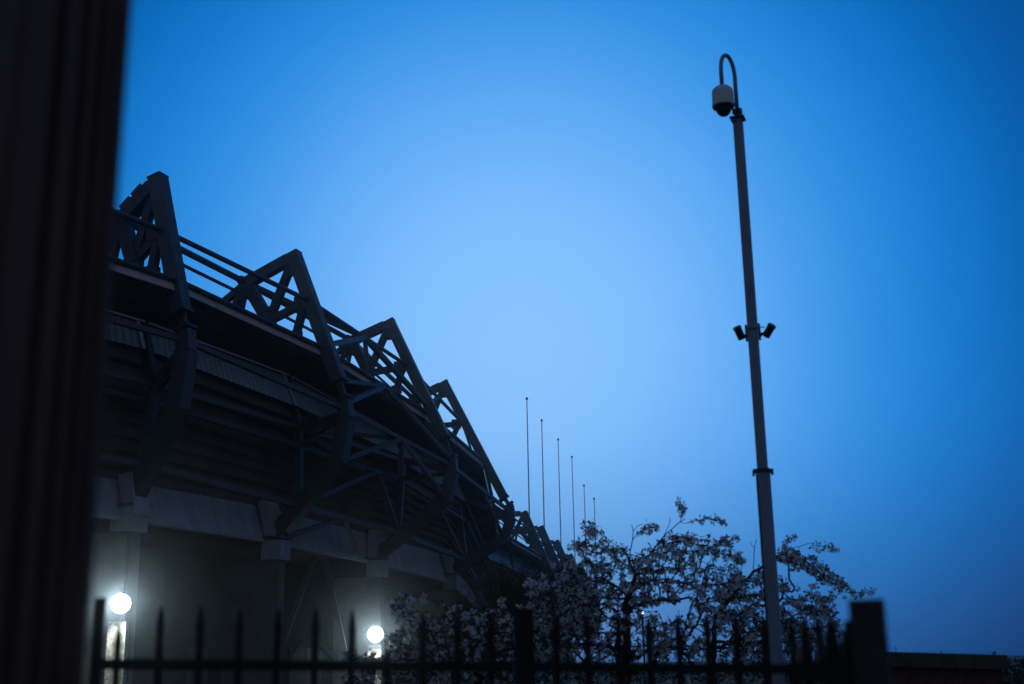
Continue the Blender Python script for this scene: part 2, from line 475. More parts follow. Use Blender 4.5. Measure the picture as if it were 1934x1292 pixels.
NP = 5
pairs = list(zip(allfr[:-1], allfr[1:]))
for bi, (fa, fb) in enumerate(pairs):
    near = bi < 4
    low_start = bi == 4
    npan = NP if near else 4
    # fascia panels
    for k in range(npan):
        t0, t1 = (k + 0.006) / npan, (k + 0.994) / npan
        a0, a1 = sec(fa, fb, 'FT', t0, 0, -0.12), sec(fa, fb, 'FT', t1, 0, -0.12)
        b0, b1 = sec(fa, fb, 'FB', t0), sec(fa, fb, 'FB', t1)
        off = -fa.d * 0.12
        MB().hexa([b0, b1, a1, a0], [b0 + off, b1 + off, a1 + off, a0 + off]).build('fascia_panel', FASC, stand)
    # backing and gutter
    gm = MB()
    gm.tube([sec(fa, fb, 'FT', 0.02, 0.05, 0.02), sec(fa, fb, 'FT', 0.98, 0.05, 0.02)], 0.16, 8)
    gm.build('gutter', STEELD, stand)
    gm = MB()
    o1 = -0.16
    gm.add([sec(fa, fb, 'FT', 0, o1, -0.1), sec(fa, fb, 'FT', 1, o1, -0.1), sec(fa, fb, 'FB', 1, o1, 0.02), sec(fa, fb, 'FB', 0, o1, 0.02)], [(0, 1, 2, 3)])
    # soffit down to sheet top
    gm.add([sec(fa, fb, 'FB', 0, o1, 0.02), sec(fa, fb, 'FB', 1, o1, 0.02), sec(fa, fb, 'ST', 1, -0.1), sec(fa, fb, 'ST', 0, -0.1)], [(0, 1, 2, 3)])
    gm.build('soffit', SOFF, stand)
    # roof deck running inboard
    rf = MB()
    za = sec(fa, fb, 'FT', 0, -0.14, -0.11); zb_ = sec(fa, fb, 'FT', 1, -0.14, -0.11)
    zc = sec(fa, fb, 'FT', 1, -26, 0.6); zd = sec(fa, fb, 'FT', 0, -26, 0.6)
    dn = Vector((0, 0, -0.5))
    rf.hexa([za + dn, zb_ + dn, zc + dn, zd + dn], [za, zb_, zc, zd])
    rf.build('roof_deck', ROOF, stand)
    # corrugated rear wall sheet: real ribs
    La = (sec(fa, fb, 'ST', 0) - sec(fa, fb, 'ST', 1)).length
    nr = int(La / 0.24) if near else int(La / 0.5)
    cs = MB()
    vs, fs = [], []
    for k in range(nr + 1):
        t = 0.0 + k / nr
        dr = 0.0 if k % 2 else -0.07
        vs.append(sec(fa, fb, 'ST', t, dr)); vs.append(sec(fa, fb, 'SB', t, dr))
        if k:
            b = 2 * k
            fs.append((b - 2, b, b + 1, b - 1))
    cs.add(vs, fs)
    cs.build('corrugated_sheet', SHEET, stand)
    MB().beam(sec(fa, fb, 'ST', 0.01, 0.1, 0.08), sec(fa, fb, 'ST', 0.99, 0.1, 0.08), 0.1, 0.1, (0, 0, 1)).build('flashing', TRIMW, stand)
    # pale cover strip where the sheets meet, beside the frame
    if near:
        MB().beam(sec(fa, fb, 'ST', 0.955, 0.06), sec(fa, fb, 'SB', 0.965, 0.06), 0.2, 0.06, fa.n).build('cover_strip', TRIMW, stand)
    # underside of the upper tier: stepped precast units down to the edge beam
    un = MB()
    NS = 9
    P0 = lambda f: (f.p['SB'][0] - 0.12, f.p['SB'][1])
    P1 = lambda f: (f.p['ET'][0] - 0.02, f.p['ET'][1])
    prof_a, prof_b = [], []
    for k in range(NS):
        for (pr_, fcur) in ((prof_a, fa), (prof_b, fb)):
            q0, q1 = lerp2(P0(fcur), P1(fcur), k / NS), lerp2(P0(fcur), P1(fcur), (k + 1) / NS)
            pr_.append(fcur.pt(*q0)); pr_.append(fcur.pt(q0[0] - 0.12 + 0.75 * (q1[0] - q0[0]), q0[1] + 0.25 * (q1[1] - q0[1])))
    prof_a.append(fa.pt(*P1(fa))); prof_b.append(fb.pt(*P1(fb)))
    for k in range(len(prof_a) - 1):
        un.add([prof_a[k], prof_b[k], prof_b[k + 1], prof_a[k + 1]], [(0, 1, 2, 3)])
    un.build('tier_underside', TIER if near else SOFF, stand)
    # edge beam panels
    for k in range(npan):
        t0, t1 = (k + 0.008) / npan, (k + 0.992) / npan
        a0, a1 = sec(fa, fb, 'ET', t0), sec(fa, fb, 'ET', t1)
        b0, b1 = sec(fa, fb, 'EB', t0), sec(fa, fb, 'EB', t1)
        off = -fa.d * 0.3
        MB().hexa([b0, b1, a1, a0], [b0 + off, b1 + off, a1 + off, a0 + off]).build('edge_beam_panel', CONC, stand)
    bl = MB()
    bl.beam(sec(fa, fb, 'EB', 0.0, -0.1, -0.12), sec(fa, fb, 'EB', 1.0, -0.1, -0.12), 0.2, 0.5, (0, 0, 1))
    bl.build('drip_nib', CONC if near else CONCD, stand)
    cl = MB()
    za = sec(fa, fb, 'EB', 0, -0.34, 0.3); zb_ = sec(fa, fb, 'EB', 1, -0.34, 0.3)
    zc = sec(fa, fb, 'EB', 1, -9, 0.0); zd = sec(fa, fb, 'EB', 0, -9, 0.0)
    up = Vector((0, 0, 0.4))
    cl.hexa([za, zb_, zc, zd], [za + up, zb_ + up, zc + up, zd + up])
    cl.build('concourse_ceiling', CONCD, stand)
    # back wall of the concourse
    bw = MB()
    zt = Vector((0, 0, sec(fa, fb, 'EB', 0).z - 0.02))
    pa, pb = fa.pt(fa.p['C'][0] - 7.6, -0.1), fb.pt(fb.p['C'][0] - 7.6, -0.1)
    bw.hexa([pa, pb, pb - fb.d * 0.3, pa - fa.d * 0.3], [Vector((p.x, p.y, zt.z)) for p in (pa, pb, pb - fb.d * 0.3, pa - fa.d * 0.3)])
    bw.build('concourse_wall', WALLP, stand)
    if near:
        # low paler wall units between the columns
        for k in range(5):
            t0, t1 = 0.10 + k * 0.165, 0.10 + k * 0.165 + 0.155
            pa = fa.pt(fa.p['C'][0] - 3.6, 0).lerp(fb.pt(fb.p['C'][0] - 3.6, 0), t0)
            pb = fa.pt(fa.p['C'][0] - 3.6, 0).lerp(fb.pt(fb.p['C'][0] - 3.6, 0), t1)
            if k == 2:
                continue
            MB().beam((pa + pb) / 2 + Vector((0, 0, -0.1)), (pa + pb) / 2 + Vector((0, 0, 2.9)), (pb - pa).length, 0.2, (pb - pa)).build('wall_unit', WALLP if k % 2 else CONCD, stand)
    # long steel members
    def rail(key, wd, dr=0, dz=0, t0=0.0, t1=1.0, name='tie_beam', m_=STEEL, round_=False):
        p, q_ = sec(fa, fb, key, t0, dr, dz), sec(fa, fb, key, t1, dr, dz)
        mb = MB()
        if round_:
            mb.tube([p, q_], wd / 2, 10)
            d_ = (q_ - p).normalized()
            mb.tube([p + d_ * 0.1, p + d_ * 0.25], wd / 2 * 1.5, 10); mb.tube([q_ - d_ * 0.25, q_ - d_ * 0.1], wd / 2 * 1.5, 10)
        else:
            mb.beam(p, q_, wd, wd, (0, 0, 1))
        return mb.build(name, m_, stand)
    s_ = 1 if near else 0.8
    rail('M', 0.30 * s_, 0.3, 0.1, 0.02, 0.985, round_=True)
    rail('Q', 0.40 * s_, 0, 0, 0.03, 0.96, round_=True)
    rail('Q', 0.22 * s_, -0.2, -0.75, 0.03, 0.96, round_=True)
    rail('T', 0.26 * s_, -0.2, -0.3, 0.02, 0.98)
    rail('V', 0.28 * s_, 0, 0, 0.02, 0.98)
    rail('W', 0.26 * s_, 0, 0, 0.02, 0.98, m_=STEELD)
    rail('X', 0.28 * s_, 0, 0, 0.02, 0.98)

# braced bay between the second and third frames
fa, fb = frames[1], frames[2]
def brace(p, q_, wd=0.28, m_=STEEL, name='cross_brace'):
    MB().beam(p, q_, wd, wd, (0, 0, 1) if abs((q_ - p).normalized().z) < 0.9 else (1, 0, 0)).build(name, m_, stand)
K = sec(fa, fb, 'M', 0.52, 0.3, 0.1)
G = sec(fa, fb, 'FT', 0.56, 0.12, 0)
Nn = sec(fa, fb, 'T', 0.50, -0.2, -0.3)
Wn = sec(fa, fb, 'W', 0.72, 0.1, 0)
ga = fa.pt(fa.p['FT'][0] + .5, fa.p['FT'][1] + .2); gb = fb.pt(fb.p['FT'][0] + .5, fb.p['FT'][1] + .2)
brace(K, ga, 0.32); brace(K, gb, 0.32); brace(K, fa['M'], 0.26); brace(K, sec(fa, fb, 'FT', 0.42, 0, 0.1), 0.26, STEELD, 'post')
brace(K, fa['Q'], .3); 
brace(G, fa['T'], 0.3); brace(G, fb['T'], 0.3); brace(G, fa['P'], 0.26); brace(G, G - Vector((0, 0, 0.9)), 0.3, STEELD, 'post')
brace(Nn, fa['B'], 0.28); brace(Nn, fb['B'], 0.28); brace(Nn, fa['V'], 0.24); brace(Nn, Nn - Vector((0, 0, 2.4)), 0.34, STEELD, 'post')
brace(Wn, fa['X'], 0.28); brace(Wn, fb['X'], 0.28)
Xm = sec(fa, fb, 'X', 0.42)
brace(Xm, fa['C'] + Vector((0, 0, -0.3)), 0.3); brace(Xm, sec(fa, fb, 'EB', .78, .4, .3), 0.26, STEELD)
brace(fa['V'], fa['W'].lerp(fb['W'], .35), .2); brace(fa['V'], fa['B'].lerp(fb['B'], .2), .18)
# thin diagonal stays in the neighbouring bays
fa, fb = frames[2], frames[3]
brace(sec(fa, fb, 'T', .5, -.2, -.3), fb['B'], .2); brace(sec(fa, fb, 'W', .5), fb['X'], .2)
brace(sec(fa, fb, 'T', .1, -.2, -.3), sec(fa, fb, 'W', .6), .22); brace(fa['FT'], sec(fa, fb, 'M', .5, .3, .1), .2, STEELD)
# V brace below the edge beam, second bay
fa, fb = frames[1], frames[2]
vm = sec(fa, fb, 'EB', 0.52, -0.8, -0.35)
brace(vm, frames[1].pix and at(534, 1215, vm.y - 1.5), 0.30, STEELD); brace(vm + Vector((0.5, 1.2, 0)), at(652, 1230, vm.y + 3), 0.30, STEELD)
g0 = at(540, 1215, vm.y - 1.5)
brace(at(572, 1214, vm.y), at(545, 1246, vm.y - 1), .3, STEELD); brace(at(604, 1218, vm.y), at(634, 1244, vm.y + 1), .3, STEELD)

# ------------------------------------------------------------------ floodlights on the columns
LENS = emit('lamp_lens', (0.80, 0.97, 1.0), 9)
def flood(px, py, y, label, energy, gs=1.0):
    c = at(px, py, y)
    e = empty('floodlight', label, 'floodlight', c, 'floodlights mounted on the stand columns')
    MB().lathe(c + Vector((0, 0, 0.0)), [(a_ * gs, b_ * gs) for a_, b_ in ((0.0, -0.46), (0.22, -0.40), (0.39, -0.24), (0.46, 0.0), (0.39, 0.24), (0.22, 0.40), (0.0, 0.46))], 20).build('lens', LENS, e, smooth=True)
    MB().lathe(c, [(a_ * gs, b_ * gs) for a_, b_ in ((0.02, 0.56), (0.12, 0.54), (0.20, 0.47), (0.21, 0.44), (0.12, 0.48), (0.02, 0.48))], 20).build('hood', STEELD, e)
    MB().beam(c + Vector((0, 0.0, 0.4)), c + Vector((0.0, 0.85, 0.4)), 0.08, 0.08, (0, 0, 1)).build('bracket', STEELD, e)
    li = bpy.data.lights.new('lamp_light', 'SPOT'); li.energy = energy; li.color = (0.72, 0.93, 1.0); li.shadow_soft_size = 0.25
    li.spot_size = rad(58); li.spot_blend = 1.0
    lo = bpy.data.objects.new('lamp_light', li); COL.objects.link(lo); lo.parent = e
    lo.location = (0.0, -0.72, 0.0)
    aim = (Vector((0, 0, 0.6)) - Vector(c)).normalized()
    lo.rotation_euler = (-aim).to_track_quat('Z', 'Y').to_euler()
    li = bpy.data.lights.new('down_light', 'SPOT'); li.energy = 420; li.color = (0.95, 1.0, 0.92); li.shadow_soft_size = 0.1
    li.spot_size = rad(96); li.spot_blend = 0.5
    lo = bpy.data.objects.new('down_light', li); COL.objects.link(lo); lo.parent = e
    lo.location = (0.0, -0.15, -0.52 * gs - 0.1)
    lo.rotation_euler = (rad(30), 0, 0)
f1c = frames[0].pt(frames[0].p['C'][0] + 0.4, 0)
flood(228, 1140, f1c.y - 1.75, 'bright round floodlight low on the leftmost stand column, above the lit roughcast', 2900)
f3c = frames[2].pt(frames[2].p['C'][0] + 0.4, 0)
flood(709, 1198, f3c.y - 1.75, 'smaller bright floodlight on the stand column behind the cherry blossom', 2500, 1.2)
# roughcast casing on the lit columns below the lamps
def casing(px, y, z1, wd):
    p = at(px, 1240, y)
    MB().box((p.x, y + 0.25, (z1 - 0.1) / 2), wd, 0.5, z1 + 0.1).build('column_casing', RUBBLE, stand)
casing(217, f1c.y - 0.95, 3.9, 0.86)
casing(707, f3c.y - 0.95, 3.1, 0.95)

# ------------------------------------------------------------------ flagpoles on the roof of the far part
tips = [(995, 753), (1023, 794), (1054, 830), (1080, 863), (1103, 917), (1122, 942)]
for i, (px, py) in enumerate(tips):
    # stands where its foot line of sight meets the roof 3 m in from the truss line
    foot_px = px + (1243 - py) * 0.028
    d = ray(foot_px, 1200)
    o = low[0].o - low[0].d * 4.0
    t = (o.x * d_low.y - o.y * d_low.x) / (d.x * d_low.y - d.y * d_low.x)
    y = min(d.y * t, allfr[-1].o.y - 3)
    top = at(px, py, y)
    zr = plow['FT'][1] + 0.05
    lab = ['tallest slim flagpole, nearest the big trusses', 'second slim flagpole from the trusses in the row', 'third slim flagpole from the trusses in the row',
           'fourth slim flagpole, last of the four evenly stepped ones', 'fifth flagpole, shorter, rising behind the blossom tip', 'shortest flagpole, last of the row at the right'][i]
    e = empty('flagpole', lab, 'flagpole', (top.x, y, zr), 'row of slim flagpoles beyond the stand roof')
    MB().tube([(top.x, y, zr), (top.x, y, zr + (top.z - zr) * .5), (top.x, y, top.z - 0.2)], [0.14, 0.11, 0.08], 8).build('shaft', ALU, e)
    MB().lathe((top.x, y, top.z), [(0.02, -0.3), (0.18, -0.18), (0.24, 0), (0.18, 0.18), (0.02, 0.28)], 10).build('ball_finial', STEELD, e, smooth=True)
    MB().box((top.x, y, zr + 0.1), 0.8, 0.8, 0.2).build('base_plate', STEELD, e)
    print('POLE', round(y), round(top.x, 1), round(top.z, 1), zr)

# ------------------------------------------------------------------ surveillance pole
PY = 12.0
pb = at(1466.5, 1254, PY)
PX = pb.x
def zat(py):                                   # height of a picture row on the pole
    lo_, hi_ = -1.0, 12.0
    for _ in range(40):
        mz = (lo_ + hi_) / 2
        v = Vector((PX, PY, mz - EYE))
        yy = 646 - FPX * v.dot(CU) / v.dot(_f)
        if yy > py: lo_ = mz
        else: hi_ = mz
    return (lo_ + hi_) / 2
ztop, zcam, zcol = zat(226), zat(628), zat(892)
phi = rad(21)
def sq(s, p, q_, side_len, ang):
    return s.beam(p, q_, side_len, side_len, (math.cos(ang), math.sin(ang), 0))
cp = empty('camera_pole', 'tall square grey pole with a domed camera on its hooked top', 'camera pole', (PX, PY, 0))
up_ = lambda z: Vector((PX, PY, z))
ang = -phi
sq(MB(), up_(-0.05), up_(zcol), 0.124, ang).build('lower_shaft', GALV, cp)
sq(MB(), up_(zcol + 0.03), up_(ztop), 0.094, ang).build('upper_shaft', GALV, cp)
cb = MB()
sq(cb, up_(zcol - 0.005), up_(zcol + 0.03), 0.152, ang)
for sgn in (-1, 1):
    c0 = up_(zcol + 0.012) + Vector((math.cos(ang), math.sin(ang), 0)) * 0.092 * sgn
    cb.beam(c0 - Vector((0, 0, 0.045)), c0 + Vector((0, 0, 0.018)), 0.02, 0.03, (1, 0, 0))
    cb.beam(c0, up_(zcol + 0.012) + Vector((math.cos(ang), math.sin(ang), 0)) * 0.07 * sgn, 0.03, 0.03, (0, 0, 1))
cb.build('joint_collar', BLACKP, cp)
tp = MB()
sq(tp, up_(ztop), up_(ztop + 0.02), 0.15, ang)
tp.tube([up_(ztop + 0.02), up_(ztop + 0.11)], 0.028, 10)
tp.build('top_plate', STEELD, cp)
hd = MB()
hd.tube([up_(ztop + 0.075), up_(ztop + 0.115)], 0.055, 14)
hd.build('swivel_ring', BLACKP, cp)
# hooked pipe
ha = Vector((-0.175, -0.16, 0))
pts = [up_(ztop + 0.1), up_(ztop + 0.50)]
for k in range(1, 12):
    t = math.pi * k / 12
    c = up_(ztop + 0.50) + ha * (1 - math.cos(t)) / 2 + Vector((0, 0, 0.215 * math.sin(t)))
    pts.append(c)
pts += [up_(ztop + 0.50) + ha, up_(ztop + 0.30) + ha]
MB().tube(pts, 0.0225, 12).build('hook_pipe', GALV, cp, smooth=True)
hc = up_(0) + ha
zt_ = ztop + 0.30
hs = MB().lathe(Vector((hc.x, hc.y, zt_)), [(0.02, 0.02), (0.075, 0.0), (0.105, -0.03), (0.113, -0.055), (0.115, -0.185), (0.119, -0.19), (0.119, -0.222)], 28).build('camera_housing', HOUSE, cp, smooth=False)
MB().lathe(Vector((hc.x, hc.y, zt_)), [(0.109, -0.2222), (0.109, -0.238), (0.085, -0.242), (0.06, -0.243)], 28).build('trim_ring', BLACKP, hs)
MB().lathe(Vector((hc.x, hc.y, zt_)), [(0.084, -0.2435), (0.082, -0.265), (0.068, -0.298), (0.04, -0.325), (0.001, -0.335)], 24).build('dome', DOME, hs, smooth=True)
MB().tube([Vector((hc.x + 0.05, hc.y, zt_ - .0)), Vector((hc.x + 0.05, hc.y, zt_ + 0.03))], 0.006, 6).build('vent_stub', BLACKP, hs)
MB().tube([up_(0.2) + Vector((-0.076, -0.052, 0)), up_(zcol - .06) + Vector((-0.076, -0.050, 0))], 0.007, 6).build('cable', BLACKP, cp)
# two small cameras half way up
ex = Vector((math.cos(ang), math.sin(ang), 0))
def small_cam(sgn, label):
    b0 = up_(zcam) + ex * sgn * 0.047
    e = empty('bullet_camera', label, 'camera', tuple(b0 + ex * sgn * 0.012), 'small cameras clamped to the square pole')
    MB().beam(b0 + ex * sgn * 0.02 - Vector((0, 0, 0.085)), b0 + ex * sgn * 0.02 + Vector((0, 0, 0.085)), 0.016, 0.05, ex).build('mounting_plate', BLACKP, e)
    j = b0 + ex * sgn * 0.038 - Vector((0, 0, 0.03))
    br = MB().tube([b0 + ex * sgn * 0.026 - Vector((0, 0, 0.03)), j], 0.024, 8)
    br.tube([j, j + ex * sgn * 0.035 + Vector((0, -0.02, 0.005))], 0.016, 8).build('arm', BLACKP, e)
    c0 = j + ex * sgn * 0.036 + Vector((0, -0.03, -0.03))
    ax = (ex * sgn * 0.42 + Vector((0, -0.35, 0.80))).normalized() if sgn < 0 else (ex * sgn * 0.40 + Vector((0, -0.3, 0.85))).normalized()
    ax = (ex * (-0.35 if sgn < 0 else 0.40) + Vector((0, -0.45, 0.62))).normalized()
    MB().tube([c0, c0 + ax * 0.115], 0.041, 16).build('body', BLACKP, e)
    MB().tube([c0 + ax * 0.1155, c0 + ax * 0.135], 0.045, 16).build('hood', BLACKP, e)
small_cam(-1, 'small black camera clamped on the left side of the square pole')
small_cam(1, 'small black camera clamped on the right side of the square pole')
MB().beam(up_(zcam + 0.03) - ex * 0.075 + Vector((0, -0.058, 0)), up_(zcam + 0.03) + ex * 0.11 + Vector((0, -0.058, 0)), 0.008, 0.008, (0, 0, 1)).build('strap', BLACKP, cp)

# ------------------------------------------------------------------ dark moulded jamb at the left
JY = 1.75
je = at(205, 646, JY)
jp = [(-0.000, 0.00), (-0.004, -0.010), (-0.012, -0.013), (-0.018, -0.008), (-0.022, -0.016), (-0.030, -0.020), (-0.038, -0.014), (-0.042, -0.026),
      (-0.052, -0.030), (-0.060, -0.022), (-0.066, -0.036), (-0.082, -0.041), (-0.096, -0.032), (-0.102, -0.046), (-0.150, -0.048), (-0.156, -0.060),
      (-0.20, -0.062), (-0.60, -0.064), (-0.60, 0.12), (-0.16, 0.12), (-0.05, 0.05), (-0.012, 0.02)]
jm = MB()
nj = len(jp)
vs = [(je.x + x, JY + y, -0.02) for x, y in jp] + [(je.x + x, JY + y, 3.4) for x, y in jp]
fs = [(k, (k + 1) % nj, nj + (k + 1) % nj, nj + k) for k in range(nj)] + [tuple(range(nj))[::-1], tuple(range(nj, 2 * nj))]
jm.add(vs, fs)
jm.build('gate_jamb', JAMB, None, 'dark moulded upright jamb filling the left edge close to the viewer', 'jamb')

# ------------------------------------------------------------------ railings
Z0 = 3.9
def fpos(i):
    return Vector(((-0.3190 + 0.02952 * i) * Z0, (1 + 0.012 * i) * Z0, 0))
fd = Vector((0.02952, 0.012, 0)).normalized()
fn = Vector((-fd.y, fd.x, 0))
def topz(px, py, y):
    return at(px, py, y).z
def picket(parent, p, zt, s=0.016, d=fd, spear=0.075):
    a, b = d, Vector((-d.y, d.x, 0))
    def ring(z, h, k=1.0):
        c = Vector((p.x, p.y, z))
        return [c - a * h - b * h * k, c + a * h - b * h * k, c + a * h + b * h * k, c - a * h + b * h * k]
    zs = zt - spear
    rings = [ring(0.05, s / 2), ring(zs - 0.006, s / 2), ring(zs, s * 0.62, .8), ring(zs + 0.012, s * 0.60, .8), ring(zt - 0.02, s * 0.34, .8), ring(zt, s * 0.10)]
    mb = MB()
    vs = [v for r_ in rings for v in r_]
    fs = []
    for k in range(len(rings) - 1):
        for j in range(4):
            j2 = (j + 1) % 4
            fs.append((4 * k + j, 4 * k + j2, 4 * k + 4 + j2, 4 * k + 4 + j))
    fs += [(3, 2, 1, 0), tuple(4 * (len(rings) - 1) + j for j in range(4))]
    mb.add(vs, fs)
    return mb.build('picket', IRON, parent)
def railing(i0, i1, label, tops):
    e = empty('spiked_railing', label, 'railing', tuple(fpos(i0 - 0.5)), 'black spiked railing panels')
    for i in range(i0, i1 + 1):
        p = fpos(i)
        z = tops(i)
        picket(e, p, z, 0.021)
    a, b = fpos(i0 - 0.6), fpos(i1 + 0.6)
    for z0, h in ((1.0, 0.034), (0.30, 0.034)):
        if z0 == 1.0:
            za_, zb_ = at(309, 1255, a.y).z, at(1420, 1264, fpos(19).y).z
            zz = lambda i: za_ + (zb_ - za_) * (i - 1) / 18
            a2 = Vector((a.x, a.y, zz(i0 - .6))); b2 = Vector((b.x, b.y, zz(i1 + .6)))
        else:
            a2 = Vector((a.x, a.y, z0)); b2 = Vector((b.x, b.y, z0))
        MB().beam(a2, b2, h, 0.012 + 0.02, (0, 0, 1)).build('rail', IRON, e)
    return e
t_l, t_r = topz(309, 1143, fpos(1).y), topz(1420, 1166, fpos(19).y)
def tops(i):
    z = t_l + (t_r - t_l) * (i - 1) / 18
    if i == 7: z -= 0.125
    if i == 0: z -= 0.055
    return z + random.uniform(-.003, .003)
railing(0, 10, 'black spiked railing panel left of the flat post, in front of the floodlights', tops)
railing(12, 21, 'black spiked railing panel right of the flat post, in front of the cherry trees', tops)
# flat post between the panels
pj_ = at(182, 1240, 3.75)
jp_ = empty('railing_end_post', 'square black end post of the railing beside the dark jamb', 'post', (pj_.x, pj_.y, 0))
zj = topz(182, 1132, 3.75)
MB().beam(Vector((pj_.x, pj_.y, -0.05)), Vector((pj_.x, pj_.y, zj)), 0.032, 0.032, fd).build('shaft', IRON, jp_)
MB().beam(Vector((pj_.x, pj_.y, zj)), Vector((pj_.x, pj_.y, zj + .004)), 0.036, 0.036, fd).build('cap', IRON, jp_)
p = fpos(11)
zpt = topz(975, 1150, p.y)
fp = empty('railing_post', 'flat-topped black post between the two long railing panels', 'post', tuple(p))
MB().beam(Vector((p.x, p.y, -0.05)), Vector((p.x, p.y, zpt - 0.006)), 0.058, 0.058, fd).build('shaft', IRON, fp)
MB().beam(Vector((p.x, p.y, zpt - 0.006)), Vector((p.x, p.y, zpt)), 0.066, 0.066, fd).build('cap', IRON, fp)
# return run near the gate: pickets seen end on, closer and thicker
gp = at(1640, 1200, 3.1)
ge = empty('gate_leaf', 'narrow black gate leaf of thick and thin spikes beside the big post', 'gate', (gp.x - 0.2, 3.2, 0))
for (px, py, y, s) in ((1522, 1170, 3.15, 0.030), (1572, 1166, 3.10, 0.034), (1502, 1203, 4.4, 0.022), (1549, 1200, 4.2, 0.020), (1598, 1190, 3.6, 0.022)):
    q_ = at(px, 1230, y)
    picket(ge, q_, topz(px, py, y), s, Vector((1, 0, 0)), 0.10 if s > .025 else 0.05)
a, b = at(1488, 1270, 3.15), at(1612, 1270, 3.05)
MB().beam(a, b, 0.05, 0.03, (0, 0, 1)).build('rail', IRON, ge)
MB().beam(Vector((a.x, a.y, .3)), Vector((b.x, b.y, .3)), 0.05, 0.03, (0, 0, 1)).build('rail', IRON, ge)
a, b = at(1440, 1264, 4.6), at(1612, 1262, 4.1)
MB().beam(a, b, 0.034, 0.03, (0, 0, 1)).build('rail', IRON, ge)
# big gate post
gz = topz(1645, 1131, 3.0)
po = empty('gate_post', 'thick square dark gate post with a greenish weathered side, right of the spikes', 'post', (gp.x, 3.05, 0))
qa = at(1642, 1200, 3.05)
pd = Vector((math.cos(rad(18)), math.sin(rad(18)), 0))
pd = Vector((math.cos(rad(-22)), math.sin(rad(-22)), 0))
MB().beam(Vector((qa.x, 3.05, -0.05)), Vector((qa.x, 3.05, gz)), 0.078, 0.078, pd).build('shaft', POSTM, po)
q2 = at(1604, 1200, 3.12)
MB().beam(Vector((q2.x, 3.12, -0.05)), Vector((q2.x, 3.12, topz(1604, 1172, 3.12))), 0.02, 0.03, pd).build('hinge_stile', POSTM, po)
q3 = at(1660, 1268, 3.05)
MB().beam(at(1590, 1262, 3.09), at(1674, 1262, 3.05), 0.055, 0.03, (0, 0, 1)).build('latch_rail', IRON, po)

# ------------------------------------------------------------------ brick wall at the right
WY = 11.0
c0, c1 = at(1560, 1229, WY - 0.4), at(1878, 1237.5, WY + 0.4)
wz = (c0.z + c1.z) / 2
wa, wb = Vector((c0.x, c0.y, 0)), Vector((c1.x, c1.y, 0))
wd_ = (wb - wa).normalized(); wn_ = Vector((-wd_.y, wd_.x, 0)); wl = (wb - wa).length
bwall = empty('brick_wall', 'low brown brick boundary wall with a thick dark stone coping', 'wall', tuple(wa))
ch = 0.125
ncop = 3
for k in range(ncop):
    t0, t1 = k / ncop, (k + 1) / ncop
    a, b = wa.lerp(wb, t0) + wd_ * 0.003, wa.lerp(wb, t1) - wd_ * 0.003
    za, zb = c0.z + (c1.z - c0.z) * t0, c0.z + (c1.z - c0.z) * t1
    s_ = MB()
    f_ = lambda p, z: [Vector((p.x, p.y, z - ch)) - wn_ * 0.16, Vector((p.x, p.y, z - ch)) + wn_ * 0.16, Vector((p.x, p.y, z)) + wn_ * 0.15, Vector((p.x, p.y, z)) - wn_ * 0.15]
    s_.hexa(f_(a, za), f_(b, zb)).build('coping_stone', COPING, bwall)
cq = lambda p, z0_, z1_: [Vector((p.x, p.y, z0_)) - wn_ * .1, Vector((p.x, p.y, z0_)) + wn_ * .1, Vector((p.x, p.y, z1_)) + wn_ * .1, Vector((p.x, p.y, z1_)) - wn_ * .1]
core = MB().hexa(cq(wa + wd_ * .04, -.05, c0.z - ch + .004), cq(wb - wd_ * .04, -.05, c1.z - ch + .004)).build('mortar_core', MORTAR, bwall)
bm_ = bpy.data.meshes.new('brick')
bx = MB().box((0, 0, 0), 0.205, 0.102, 0.062)
bm_.from_pydata(bx.v, [], bx.f); bm_.materials.append(BRICKM)
angw = math.atan2(wd_.y, wd_.x)
for row in range(9):
    zrow = -ch - 0.034 - row * 0.075
    n_ = int(wl / 0.215)
    for k in range(n_):
        x = 0.11 + k * 0.215 + (0.1075 if row % 2 else 0)
        if x > wl - 0.10: continue
        o = bpy.data.objects.new('brick', bm_)
        o.location = wd_ * x - wn_ * (0.054 + random.uniform(-.002, .002)) + Vector((0, 0, zrow + c0.z + (c1.z - c0.z) * x / wl))
        o.rotation_euler = (0, 0, angw + random.uniform(-.006, .006))
        link(o, bwall)
# weeds on the coping
for (px, hgt, lab) in ((1692, 0.045, 'tiny forked weed growing on the wall coping beside the gate post'), (1778, 0.02, 'tiny low weed tuft growing half way along the wall coping')):
    b = at(px, 1234, WY - .1)
    zc = c0.z + (c1.z - c0.z) * (b.x - c0.x) / (c1.x - c0.x)
    wm = MB()
    wm.tube([(b.x, b.y, zc - 0.005), (b.x + .002, b.y, zc + hgt * .6), (b.x - .003, b.y, zc + hgt)], [0.004, 0.003, 0.002], 5)
    for k in range(7):
        a_ = k * 2.4
        p0 = Vector((b.x, b.y, zc + hgt * (.6 + .05 * k)))
        q_ = p0 + Vector((math.cos(a_) * .014, math.sin(a_) * .014, .008))
        wm.add([p0, p0 + Vector((0, .004, .003)), q_, p0 + Vector((0, -.004, .004))], [(0, 1, 2, 3)])
    wm.build('weed', WEED, None, lab, 'weed')

